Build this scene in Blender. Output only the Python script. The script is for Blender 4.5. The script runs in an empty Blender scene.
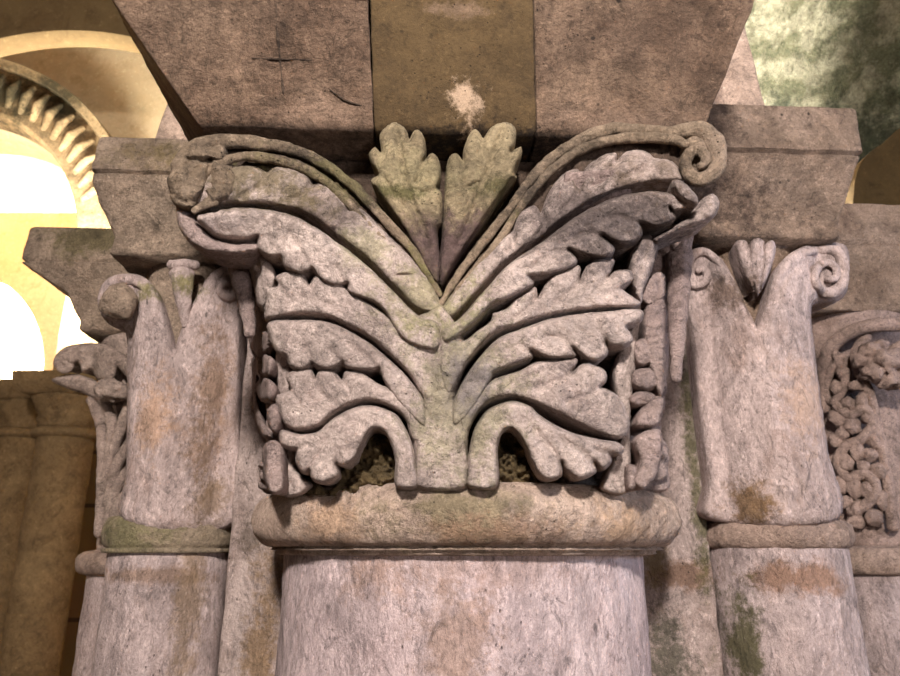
import bpy, math, random
import numpy as np
from mathutils import Vector, noise
from mathutils.geometry import delaunay_2d_cdt
random.seed(7); rng = np.random.default_rng(7)
S = bpy.context.scene; COL = S.collection
EYE = 1.55                       # eye height over the floor; all shapes below use z = 0 at eye level
F = 700.0; PITCH = math.radians(17.0); CAM = np.array([-0.018, -1.05, 0.0])
cp, sp = math.cos(PITCH), math.sin(PITCH)

def ray(px, py):
    px = np.asarray(px, float); py = np.asarray(py, float)
    xc = (px-450)/F; yc = (338-py)/F
    return np.stack([xc, cp-yc*sp, sp+yc*cp], -1)
def at(px, py, y):               # point of the plane at world depth y that the photo shows at px,py
    d = ray(px, py); t = (y-CAM[1])/d[..., 1]
    return CAM + d*np.asarray(t)[..., None]

# ------------------------------------------------------------------ materials
def lin(c):
    return tuple(((v/255)/12.92 if v/255 <= .04045 else ((v/255+.055)/1.055)**2.4) for v in c)+(1,)
def stone(name, light, mid, dark, scale=1.0, bump=.5, stains_shade=(), streak=0.0, speck=.5, rough=.92, bdist=.004, contrast=1.0, tex=1.0):
    m = bpy.data.materials.new(name); m.use_nodes = True
    nt = m.node_tree; N = nt.nodes; L = nt.links
    b = N['Principled BSDF']; b.inputs['Roughness'].default_value = rough
    b.inputs['Specular IOR Level'].default_value = .25
    g = N.new('ShaderNodeNewGeometry')
    mp = N.new('ShaderNodeMapping'); mp.inputs['Scale'].default_value = (1, 1, 1-streak*.8)
    L.new(g.outputs['Position'], mp.inputs['Vector'])
    def nz(s, det=6, r=.6, vec=mp.outputs['Vector'], dist=0):
        n = N.new('ShaderNodeTexNoise'); n.inputs['Scale'].default_value = s*scale
        n.inputs['Detail'].default_value = det; n.inputs['Roughness'].default_value = r
        n.inputs['Distortion'].default_value = dist; L.new(vec, n.inputs['Vector']); return n.outputs['Fac']
    def mr(v, a, b_, c=0, d=1):
        n = N.new('ShaderNodeMapRange'); n.inputs[1].default_value = a; n.inputs[2].default_value = b_
        n.inputs[3].default_value = c; n.inputs[4].default_value = d; L.new(v, n.inputs[0]); return n.outputs[0]
    def math_(op, a, b_):
        n = N.new('ShaderNodeMath'); n.operation = op
        for i, v in enumerate((a, b_)):
            if isinstance(v, (int, float)): n.inputs[i].default_value = v
            else: L.new(v, n.inputs[i])
        return n.outputs[0]
    def mix(f, a, b_):
        n = N.new('ShaderNodeMix'); n.data_type = 'RGBA'
        if isinstance(f, (int, float)): n.inputs[0].default_value = f
        else: L.new(f, n.inputs[0])
        for i, v in ((6, a), (7, b_)):
            if isinstance(v, tuple): n.inputs[i].default_value = v
            else: L.new(v, n.inputs[i])
        return n.outputs[2]
    w = .16/contrast
    c = mix(mr(nz(7, 8), .5-w, .5+w), lin(mid), lin(light))
    c = mix(mr(nz(19, 8, .7, dist=.6), .52, .72, 0, .75), c, lin(dark))
    c = mix(mr(nz(60, 4, .7), .56, .74, 0, .55*speck+.1), c, lin(tuple(v*.72 for v in mid)))
    c = mix(mr(nz(110, 4, .85), .56, .70, 0, .55), c, lin(tuple(min(255, v*1.22+8) for v in light)))
    for st in stains_shade:
        (sx, sy, sz), (rx, ry, rz), colr, k = st[:4]; ns = st[4] if len(st) > 4 else 16
        q = N.new('ShaderNodeMapping'); q.vector_type = 'POINT'
        q.inputs['Location'].default_value = (-sx/rx, -sy/ry, -(sz+EYE)/rz); q.inputs['Scale'].default_value = (1/rx, 1/ry, 1/rz)
        L.new(g.outputs['Position'], q.inputs['Vector'])
        ln = N.new('ShaderNodeVectorMath'); ln.operation = 'LENGTH'; L.new(q.outputs[0], ln.inputs[0])
        v = mr(ln.outputs['Value'], .15, 1.35, .26, -.30)
        v = math_('ADD', v, math_('ADD', math_('MULTIPLY', nz(ns, 9, .8, g.outputs['Position']), 1.5), math_('MULTIPLY', nz(ns*5, 5, .8, g.outputs['Position']), .7)))
        v = math_('SUBTRACT', v, .6)
        c = mix(mr(v, .44, .70, 0, k), c, lin(colr))
    # dark pits
    vo = N.new('ShaderNodeTexVoronoi'); vo.inputs['Scale'].default_value = 120*scale; L.new(mp.outputs['Vector'], vo.inputs['Vector'])
    pit = math_('MULTIPLY', mr(vo.outputs['Distance'], .16, .05), mr(nz(13, 3), .5, .62))
    c = mix(math_('MULTIPLY', pit, speck), c, lin(tuple(v*.38 for v in mid)))
    def mulc(c, f):
        n = N.new('ShaderNodeMix'); n.data_type = 'RGBA'; n.blend_type = 'MULTIPLY'; n.inputs[0].default_value = 1
        cc = N.new('ShaderNodeCombineColor')
        for i in range(3): L.new(f, cc.inputs[i])
        L.new(c, n.inputs[6]); L.new(cc.outputs[0], n.inputs[7]); n.clamp_result = False; return n.outputs[2]
    gate = mr(nz(5, 5, .7), .38, .62, .25, 1.0)
    def var(v, lo, hi):
        return math_('ADD', 1.0, math_('MULTIPLY', mr(v, .36, .64, lo*tex, hi*tex), gate))
    c = mulc(c, var(nz(20, 12, .80, dist=.8), -.50, .26))
    c = mulc(c, var(nz(95, 8, .85, dist=.8), -.26, .18))
    c = mulc(c, mr(nz(38, 12, .86, dist=2.5), .525, .58, 1, 1-.46*tex))
    c = mulc(c, mr(nz(75, 10, .86, dist=1), .54, .60, 1, 1+.24*tex))
    c = mulc(c, mr(nz(9, 10, .8, dist=.6), .49, .56, 1, 1-.26*tex))
    c = mulc(c, mr(nz(300, 4, .85), .42, .58, 1-.10*tex, 1+.10*tex))
    v2 = N.new('ShaderNodeTexVoronoi'); v2.inputs['Scale'].default_value = 42*scale; L.new(mp.outputs['Vector'], v2.inputs['Vector'])
    pit2 = math_('MULTIPLY', mr(math_('ADD', v2.outputs['Distance'], math_('MULTIPLY', nz(90, 4), .25)), .26, .20), mr(nz(7, 3), .54, .60))
    c = mix(math_('MULTIPLY', pit2, .85*speck*min(1, tex)), c, lin(tuple(v*.30 for v in mid)))
    L.new(c, b.inputs['Base Color'])
    h = math_('ADD', math_('MULTIPLY', nz(26, 9, .74), 1.2), math_('MULTIPLY', nz(190, 5, .8), .55))
    h = math_('ADD', h, math_('MULTIPLY', nz(70, 5, .65, dist=1.2), .45))
    h = math_('SUBTRACT', h, math_('MULTIPLY', pit, .5))
    bp = N.new('ShaderNodeBump'); bp.inputs['Strength'].default_value = min(1, bump*1.5); bp.inputs['Distance'].default_value = bdist*2.8
    L.new(h, bp.inputs['Height']); L.new(bp.outputs[0], b.inputs['Normal'])
    return m

M = {}
M['shaft'] = stone('limewashed_stone', (203, 182, 180), (186, 164, 163), (160, 136, 132), streak=.6, bump=.55, speck=.7,
    stains_shade=[((-.01, -.26, -.12), (.06, .1, .16), (150, 120, 100), .6), ((-.10, -.25, -.02), (.08, .1, .04), (172, 138, 118), .6),
            ((.2, -.2, -.02), (.05, .1, .10), (196, 182, 186), .5), ((.0, -.26, -.02), (.25, .1, .03), (165, 138, 128), .5)])
M['ring'] = stone('worn_ring_stone', (206, 180, 162), (188, 162, 146), (150, 122, 102), bump=.9, speck=.5,
    stains_shade=[((0.0, -.29, .04), (.12, .14, .05), (140, 126, 96), .8, 10), ((.03, -.30, .02), (.09, .1, .025), (160, 126, 104), .7), ((.18, -.24, .03), (.06, .08, .04), (200, 164, 132), .7), ((-.15, -.26, .03), (.06, .08, .04), (196, 160, 130), .7)])
M['leaf'] = stone('carved_leaf_stone', (204, 184, 174), (182, 162, 154), (142, 122, 116), bump=.6, speck=.7,
    stains_shade=[((-.005, -.30, .17), (.085, .2, .17), (146, 140, 106), .6, 34), ((-.04, -.30, .27), (.09, .2, .06), (152, 144, 104), .6, 34),
            ((0, -.3, .18), (.04, .2, .05), (146, 134, 132), .8, 30),
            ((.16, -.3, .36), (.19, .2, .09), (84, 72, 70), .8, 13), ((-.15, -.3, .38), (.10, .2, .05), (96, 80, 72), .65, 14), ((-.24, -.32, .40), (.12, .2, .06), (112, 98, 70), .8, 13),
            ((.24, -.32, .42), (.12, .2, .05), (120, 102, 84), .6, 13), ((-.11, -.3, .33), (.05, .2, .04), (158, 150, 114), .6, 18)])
M['crust'] = stone('lichened_top_stone', (172, 150, 128), (140, 120, 100), (70, 58, 50), bump=.8, speck=1, contrast=1.5,
    stains_shade=[((-.12, -.3, .42), (.2, .2, .06), (58, 50, 42), .75, 40), ((.15, -.3, .42), (.2, .2, .06), (62, 54, 48), .6, 40), ((-.12, -.3, .42), (.16, .2, .05), (136, 126, 84), .5, 24), ((.08, -.3, .33), (.05, .2, .07), (130, 122, 80), .8, 18), ((-.06, -.3, .31), (.06, .2, .06), (138, 130, 84), .8, 18),
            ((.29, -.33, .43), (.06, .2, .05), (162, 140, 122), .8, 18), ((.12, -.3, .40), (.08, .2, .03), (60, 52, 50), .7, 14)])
M['palm'] = stone('lichened_palmette_stone', (176, 158, 126), (152, 134, 106), (92, 78, 66), bump=.6, speck=1, contrast=1.4,
    stains_shade=[((-.06, -.3, .43), (.07, .2, .04), (176, 162, 124), .6, 14), ((-.08, -.3, .405), (.06, .2, .012), (92, 88, 52), .8, 40), ((.05, -.3, .41), (.06, .2, .018), (100, 94, 60), .8, 40), ((0, -.3, .43), (.09, .2, .05), (80, 72, 56), .45, 60),
            ((-.02, -.3, .33), (.12, .2, .065), (134, 110, 104), 1, 16), ((-.02, -.3, .33), (.12, .2, .065), (74, 58, 56), .6, 30)])
M['dark'] = stone('black_crusted_stone', (122, 102, 88), (88, 72, 62), (48, 38, 34), bump=.9, speck=1, contrast=1.6, stains_shade=[((-.2, -.33, .42), (.14, .2, .05), (110, 104, 60), .7, 18)])
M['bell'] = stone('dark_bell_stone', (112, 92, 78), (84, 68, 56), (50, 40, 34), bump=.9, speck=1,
    stains_shade=[((0, -.2, .08), (.3, .25, .10), (132, 112, 92), .6, 14)])
M['side'] = stone('side_leaf_stone', (180, 158, 150), (158, 136, 130), (124, 104, 98), bump=.7, speck=.7)
M['rubble'] = stone('mortar_rubble', (146, 124, 86), (112, 92, 62), (60, 48, 34), scale=1.6, bump=1, speck=1)
AB = ((146, 120, 100), (118, 94, 77), (74, 56, 44))
M['abacus'] = stone('impost_stone', *AB, bump=.7, speck=1, contrast=1.6,  # first patch paints the black recess shade along the underside
    stains_shade=[((0, -.27, .478), (.4, .14, .018), (36, 26, 20), .95, 30), ((-.2, -.3, .60), (.14, .2, .04), (84, 66, 54), .6, 14), ((-.16, -.3, .50), (.12, .2, .03), (160, 132, 112), .7, 12), ((.2, -.3, .50), (.12, .2, .03), (150, 124, 106), .6, 12), ((.2, -.34, .60), (.14, .2, .05), (92, 72, 60), .5, 12)])
M['abacus_mid'] = stone('brown_impost_stone', (88, 70, 46), (72, 56, 36), (50, 38, 26), bump=.35, speck=.9, tex=.6,  # first patch again puts the underside's recess shade into the colour
    stains_shade=[((0, -.27, .478), (.4, .14, .020), (28, 20, 16), .95, 30), ((.0, -.33, .52), (.03, .1, .035), (178, 152, 128), .9, 22), ((-.01, -.37, .62), (.05, .1, .012), (120, 98, 80), .8, 20)])
M['wash'] = stone('limewashed_bell_stone', (200, 178, 172), (182, 160, 153), (150, 124, 112), streak=.6, bump=.6, speck=.7,
    stains_shade=[((-.5, .1, .22), (.05, .15, .10), (186, 144, 108), .6, 26), ((.52, 0, .22), (.05, .15, .10), (196, 158, 128), .45, 26), ((.43, 0, .07), (.06, .15, .05), (128, 98, 66), .9, 18),
            ((-.42, .1, .25), (.04, .1, .2), (140, 108, 80), .7, 18), ((-.41, .12, .08), (.04, .1, .06), (128, 104, 78), .7, 18), ((-.5, .08, .435), (.09, .15, .03), (128, 122, 58), .75, 22), ((.43, 0, .40), (.06, .15, .05), (110, 88, 74), .8, 20),
            ((-.6, .5, .2), (.03, .2, .4), (168, 150, 140), .4)])
M['wash2'] = stone('limewashed_shaft_stone', (196, 176, 172), (180, 158, 152), (150, 128, 118), streak=.6, bump=.6, speck=.7,
    stains_shade=[((.5, 0, -.035), (.14, .16, .03), (150, 116, 96), .9, 9), ((-.5, .1, -.035), (.14, .16, .02), (150, 122, 104), .8, 9), ((.405, 0, -.15), (.035, .2, .16), (88, 84, 52), .9, 18), ((-.43, .1, -.1), (.03, .2, .3), (146, 120, 92), .7, 14)])
M['greenring'] = stone('mossy_ring_stone', (168, 148, 128), (150, 134, 108), (112, 96, 72), bump=.7, speck=.6,
    stains_shade=[((-.53, .08, .03), (.10, .2, .06), (134, 126, 90), .75, 20)])
M['pinkring'] = stone('pale_ring_stone', (186, 160, 144), (166, 140, 126), (128, 104, 88), bump=.9, speck=.6)
M['imp_l'] = stone('left_impost_stone', (176, 154, 134), (152, 130, 112), (104, 86, 72), bump=.7, speck=1,
    stains_shade=[((-.5, .0, .68), (.2, .2, .05), (130, 112, 76), .8, 8), ((-.48, .0, .53), (.1, .1, .03), (86, 70, 60), .6, 26), ((-.8, .4, .68), (.25, .3, .06), (110, 98, 70), .9, 8), ((-.62, .4, .56), (.05, .4, .12), (92, 76, 58), .7, 10)])
M['imp_r'] = stone('right_impost_stone', (164, 140, 122), (140, 116, 98), (84, 66, 56), bump=.7, speck=1, contrast=1.2,
    stains_shade=[((.42, -.05, .66), (.06, .1, .04), (70, 52, 44), .7, 14), ((.42, -.05, .54), (.12, .1, .06), (74, 58, 50), .8, 16), ((.4, -.02, .48), (.12, .1, .03), (54, 44, 40), .8, 18)])
M['strip'] = stone('limewashed_pier_stone', (196, 176, 168), (176, 154, 146), (132, 110, 98), streak=.5, bump=.7, speck=.8,
    stains_shade=[((.34, .08, -.035), (.10, .1, .03), (140, 108, 88), .85, 9), ((.31, .08, -.15), (.05, .1, .10), (84, 80, 66), .85, 22), ((-.31, .12, -.2), (.045, .1, .35), (158, 126, 90), .75, 14), ((-.33, .12, .4), (.05, .1, .12), (110, 88, 66), .7, 20),
            ((-.34, .12, .02), (.03, .1, .05), (72, 60, 44), .6, 24), ((.30, .08, .02), (.03, .2, .14), (128, 106, 74), .8, 20), ((.375, .08, .1), (.02, .1, .3), (96, 92, 56), .8, 18), ((.38, .08, .44), (.08, .1, .06), (92, 70, 58), .7, 18)])
M['carved_l'] = stone('carved_side_stone', (186, 164, 150), (164, 142, 130), (120, 100, 88), bump=.6, speck=.8)
M['carved_r'] = stone('carved_far_stone', (176, 150, 138), (154, 130, 118), (112, 90, 80), bump=.6, speck=.7)
M['springer'] = stone('pink_springer_stone', (190, 164, 146), (170, 144, 128), (140, 116, 100), bump=.4, speck=.4)
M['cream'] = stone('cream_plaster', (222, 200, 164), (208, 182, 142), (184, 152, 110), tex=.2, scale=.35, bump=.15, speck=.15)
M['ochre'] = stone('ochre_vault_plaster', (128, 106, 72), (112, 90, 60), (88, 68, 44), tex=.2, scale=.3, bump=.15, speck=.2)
M['archv'] = stone('weathered_arch_stone', (186, 158, 118), (146, 122, 88), (84, 72, 52), scale=.6, bump=.5, speck=.6, stains_shade=[((-3.0, 3, 2.85), (.9, 2, .33), (74, 66, 46), .95, 3)])
M['brown'] = stone('brown_column_stone', (142, 116, 82), (118, 94, 64), (84, 64, 42), tex=.6, scale=.5, bump=.5, speck=.6)
M['dim'] = stone('dark_brown_pier_plaster', (96, 78, 50), (80, 64, 40), (56, 44, 28), scale=.5, bump=.3, speck=.3, tex=.3)
M['mottled'] = stone('mottled_green_plaster', (196, 188, 160), (128, 126, 98), (70, 72, 52), scale=.9, bump=.66, speck=.8, bdist=.02, contrast=2.6, tex=1.0,
    stains_shade=[((2.3, 2.5, 2.35), (1.2, 2, .35), (62, 68, 54), .85, 4), ((1.9, 2.5, 1.9), (.9, 2, .4), (226, 208, 156), .8, 9), ((2.9, 2.5, 2.0), (.4, 2, .4), (220, 214, 190), .7, 9)])
def brick_mat(name, c1, c2, cm, bw, rh):
    m = bpy.data.materials.new(name); m.use_nodes = True; nt = m.node_tree; N = nt.nodes; L = nt.links
    b = N['Principled BSDF']; b.inputs['Roughness'].default_value = .95
    tc = N.new('ShaderNodeTexCoord'); mp = N.new('ShaderNodeMapping'); mp.inputs['Rotation'].default_value = (math.pi/2, 0, 0)
    L.new(tc.outputs['Object'], mp.inputs[0]); t = N.new('ShaderNodeTexBrick'); L.new(mp.outputs[0], t.inputs['Vector'])
    t.inputs['Scale'].default_value = 1; t.inputs['Brick Width'].default_value = bw; t.inputs['Row Height'].default_value = rh
    t.inputs['Mortar Size'].default_value = .012
    for i, c in enumerate((c1, c2, cm)): t.inputs[i+1].default_value = lin(c)
    n = N.new('ShaderNodeTexNoise'); n.inputs['Scale'].default_value = 5; n.inputs['Detail'].default_value = 8
    x = N.new('ShaderNodeMix'); x.data_type = 'RGBA'; x.blend_type = 'MULTIPLY'; x.inputs[0].default_value = .6
    L.new(t.outputs[0], x.inputs[6]); L.new(n.outputs['Color'], x.inputs[7]); L.new(x.outputs[2], b.inputs['Base Color'])
    return m
M['masonry'] = brick_mat('brown_block_masonry', (150, 116, 70), (128, 96, 58), (90, 66, 40), .6, .3)
M['paving'] = brick_mat('stone_paving', (120, 104, 84), (104, 90, 72), (70, 60, 48), .6, .4)

# ------------------------------------------------------------------ object helpers
BASE = {}
def tag(o, label=None, cat=None, group=None, kind=None):
    if label: o['label'] = label
    if cat: o['category'] = cat
    if group: o['group'] = group
    if kind: o['kind'] = kind
    return o
def thing(name, base, label, cat, group=None):
    o = bpy.data.objects.new(name, None); COL.objects.link(o)
    o.location = (base[0], base[1], base[2]+EYE); o.empty_display_size = .05
    BASE[o] = np.array(base, float)
    return tag(o, label, cat, group)
def mesh(name, V, Fc, mat, parent=None, smooth=True, label=None, base=None, angle=None):
    V = np.asarray(V, float)
    if parent is not None: b = BASE[parent]
    else: b = np.array(base if base is not None else [V[:, 0].mean(), V[:, 1].mean(), V[:, 2].min()])
    me = bpy.data.meshes.new(name); me.from_pydata((V-b).tolist(), [], [list(map(int, f)) for f in Fc]); me.update()
    if smooth: me.polygons.foreach_set('use_smooth', [True]*len(me.polygons))
    if angle and hasattr(me, 'set_sharp_from_angle'): me.set_sharp_from_angle(angle=math.radians(angle))
    me.materials.append(M[mat]); me.validate()
    o = bpy.data.objects.new(name, me); COL.objects.link(o)
    if parent is not None: o.parent = parent; BASE[o] = b.copy()
    else: o.location = (b[0], b[1], b[2]+EYE); BASE[o] = b
    if parent is not None and parent.type == 'MESH': o.location = (0, 0, 0)
    if label: o['label'] = label
    return o
def fb(p, s, oct=4):             # fractal noise in -1..1
    return noise.fractal(Vector(p)*s, .8, 2.1, oct)
def rough(V, Nn, amp, s, off=0.0):
    out = V.copy()
    for i in range(len(V)):
        p = Vector(V[i]); p2 = Vector((p.x+off, p.y, p.z))
        out[i] = V[i] + Nn[i]*(amp*fb(p2, s)+amp*.35*fb(p2, s*4.3, 2))
    return out
def loft(secs, amp=0, s=18, cap=True):
    """secs: list of (k,3) rings. returns V,F with noise along outward direction"""
    k = len(secs[0]); V = np.concatenate(secs); Fc = []
    for i in range(len(secs)-1):
        for j in range(k):
            a = i*k+j; b = i*k+(j+1) % k; Fc.append((a, b, b+k, a+k))
    if amp:
        c = np.concatenate([np.repeat(r.mean(0)[None], k, 0) for r in secs]); Nn = V-c; Nn[:, 2] *= .3
        Nn /= np.maximum(np.linalg.norm(Nn, axis=1)[:, None], 1e-6); V = rough(V, Nn, amp, s)
    if cap:
        Fc.append(tuple(range(k))[::-1]); n = len(secs)-1; Fc.append(tuple(n*k+j for j in range(k)))
    return V, Fc
def ringpts(cx, cy, z, R, n=2.0, k=96, rot=0.0):
    a = np.linspace(0, 2*math.pi, k, endpoint=False)
    c, s_ = np.cos(a), np.sin(a)
    r = R/(np.abs(c)**n+np.abs(s_)**n)**(1/n)
    x, y = r*c, r*s_; cr, sr = math.cos(rot), math.sin(rot)
    return np.stack([cx+x*cr-y*sr, cy+x*sr+y*cr, np.full(k, z)], 1)
def lathe(cx, cy, prof, n=2.0, k=96, amp=0, s=18, dz=None, rot=0.0):
    """prof: list of (z, R[, n]); densified between keys"""
    secs = []
    for i in range(len(prof)-1):
        p, q = prof[i], prof[i+1]; st = max(1, int(math.hypot(q[0]-p[0], q[1]-p[1])/(dz or .012)))
        for u in range(st):
            f = u/st; z = p[0]+(q[0]-p[0])*f; R = p[1]+(q[1]-p[1])*f
            nn = (p[2]+(q[2]-p[2])*f) if len(p) > 2 else n
            secs.append(ringpts(cx, cy, z, R, nn, k, rot))
    p = prof[-1]; secs.append(ringpts(cx, cy, p[0], p[1], p[2] if len(p) > 2 else n, k, rot))
    return loft(secs, amp, s)
def quadring(c4, z, sub, bev):
    """four xy corners -> rounded ring"""
    out = []; c4 = [np.array(c, float) for c in c4]
    for i in range(4):
        a, b = c4[i], c4[(i+1) % 4]; L = np.linalg.norm(b-a); d = (b-a)/L
        st = max(2, int(L/sub))
        a1, b1 = a+d*bev, b-d*bev
        for u in range(st+1): out.append(np.append(a1+(b1-a1)*u/st, z))
        c = c4[(i+2) % 4]; e = (c-b)/np.linalg.norm(c-b); out.append(np.append(b-d*bev*.3+e*bev*.3, z))
    return np.array(out)
def prism(levels, sub=.012, bev=.004, amp=.0015, s=20, bz=.004):
    """levels: (z, 4 corners ccw). same counts kept by using level 0 subdivision counts"""
    ref = levels[0][1]; cnt = [max(2, int(np.linalg.norm(np.subtract(ref[(i+1) % 4], ref[i]))/sub)) for i in range(4)]
    def rg(c4, z, inset=0):
        out = []; c4 = [np.array(c, float) for c in c4]
        if inset:
            m = sum(c4)/4; c4 = [c+(m-c)/np.linalg.norm(m-c)*inset*1.41 for c in c4]
        for i in range(4):
            a, b = c4[i], c4[(i+1) % 4]; L = np.linalg.norm(b-a); d = (b-a)/L; a1, b1 = a+d*bev, b-d*bev
            for u in range(cnt[i]+1): out.append(np.append(a1+(b1-a1)*u/cnt[i], z))
            c = c4[(i+2) % 4]; e = (c-b)/np.linalg.norm(c-b); out.append(np.append(b-d*bev*.3+e*bev*.3, z))
        return np.array(out)
    secs = [rg(levels[0][1], levels[0][0], bz)]
    for i in range(len(levels)-1):
        (z0, a), (z1, b) = levels[i], levels[i+1]; a = np.array(a, float); b = np.array(b, float)
        L = max(abs(z1-z0), np.abs(a-b).max()); st = max(1, int(L/sub))
        sgn = 1 if z1 >= z0 else -1
        for u in range(st):
            f = u/st
            if i == 0 and u == 0: f = min(.5, bz/max(L, 1e-6))
            secs.append(rg(list(a+(b-a)*f), z0+(z1-z0)*f))
    z1, b = levels[-1]
    secs.append(rg(b, z1-bz)); secs.append(rg(b, z1, bz))
    return loft(secs, amp, s)
def rect(cx, cy, hx, hy, rot=0.0):
    c, s_ = math.cos(rot), math.sin(rot)
    return [(cx+x*c-y*s_, cy+x*s_+y*c) for x, y in ((-hx, -hy), (hx, -hy), (hx, hy), (-hx, hy))]

# ------------------------------------------------------------------ surfaces the carvings lie on
def sq(x, y0, s, n): return None
def Yleaf(x, z):                 # front of the carved field of the main capital (world y, negative)
    t = np.clip((z-.06)/.42, 0, 1.15); s = .250+.022*t+.05*t**3; n = 3.6+2.5*t
    q = np.minimum(np.abs(x)/s, .995)
    y = -s*(1-q**n)**(1/n)
    return np.minimum(y, -s*.60)-.012
def Ytop(x, z):                  # upper volute leaves sweep out to the corners
    q = np.clip(np.abs(x)/.33, 0, 1.1); t = np.clip((z-.25)/.2, 0, 1)
    return np.minimum(-.272-.062*q**1.6-.006*t, 0)
def Ycor(x, z):                  # from the field out to the corners
    w = np.clip((np.abs(x)-.17)/.12, 0, 1)*np.clip((z-.27)/.09, 0, 1); w = w*w*(3-2*w)
    return Yleaf(x, z)*(1-w)+(Ytop(x, z)+.012)*w
def cyl(cx, cy, r):
    def f(x, z):
        q = np.clip(np.abs(x-cx)/r, 0, .97); return cy-r*np.sqrt(1-q*q)
    return f
def project(P, h, surf):
    P = np.asarray(P, float).reshape(-1, 2); h = np.broadcast_to(np.asarray(h, float), (len(P),))
    d = ray(P[:, 0], P[:, 1]); lo = np.full(len(P), .35); hi = np.full(len(P), 3.2)
    ts = np.linspace(.35, 3.2, 400); found = np.zeros(len(P), bool); prev = lo.copy()
    for t in ts:
        X = CAM+d*t; g = X[:, 1]-(surf(X[:, 0], X[:, 2])-h)
        new = (g >= 0) & ~found; hi[new] = t; lo[new] = prev[new]; found |= new; prev[:] = t
    for _ in range(18):
        m = (lo+hi)/2; X = CAM+d*m[:, None]; g = X[:, 1]-(surf(X[:, 0], X[:, 2])-h)
        hi = np.where(g >= 0, m, hi); lo = np.where(g < 0, m, lo)
    return CAM+d*((lo+hi)/2)[:, None]
def catmull(pts, step=2.0, closed=True):
    P = [np.array(p[:2], float) for p in pts]; corner = [len(p) > 2 for p in pts]; n = len(P); out = []
    rng_ = range(n) if closed else range(n-1)
    for i in rng_:
        p1, p2 = P[i], P[(i+1) % n]
        p0 = P[i-1] if (closed or i > 0) else 2*p1-p2
        p3 = P[(i+2) % n] if (closed or i < n-2) else 2*p2-p1
        if corner[i]: p0 = 2*p1-p2
        if corner[(i+1) % n]: p3 = 2*p2-p1
        L = np.linalg.norm(p2-p1); st = max(1, int(round(L/step)))
        for u in range(st):
            t = u/st
            out.append(.5*((2*p1)+(-p0+p2)*t+(2*p0-5*p1+4*p2-p3)*t*t+(-p0+3*p1-3*p2+p3)*t**3))
    if not closed: out.append(P[-1])
    return np.array(out)
def segdist(Q, A, closed=True):
    B = np.roll(A, -1, 0) if closed else A[1:]; A_ = A if closed else A[:-1]
    best = np.full(len(Q), 1e9)
    for a, b in zip(A_, B):
        ab = b-a; t = np.clip(((Q-a)@ab)/max(ab@ab, 1e-9), 0, 1); dd = np.linalg.norm(Q-(a+t[:, None]*ab), axis=1)
        best = np.minimum(best, dd)
    return best
def inside(Q, A):
    x, y = Q[:, 0], Q[:, 1]; r = np.zeros(len(Q), bool); B = np.roll(A, -1, 0)
    for (x0, y0), (x1, y1) in zip(A, B):
        c = ((y0 > y) != (y1 > y)); 
        if y1 != y0: r ^= c & (x < (x1-x0)*(y-y0)/(y1-y0)+x0)
    return r
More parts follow.
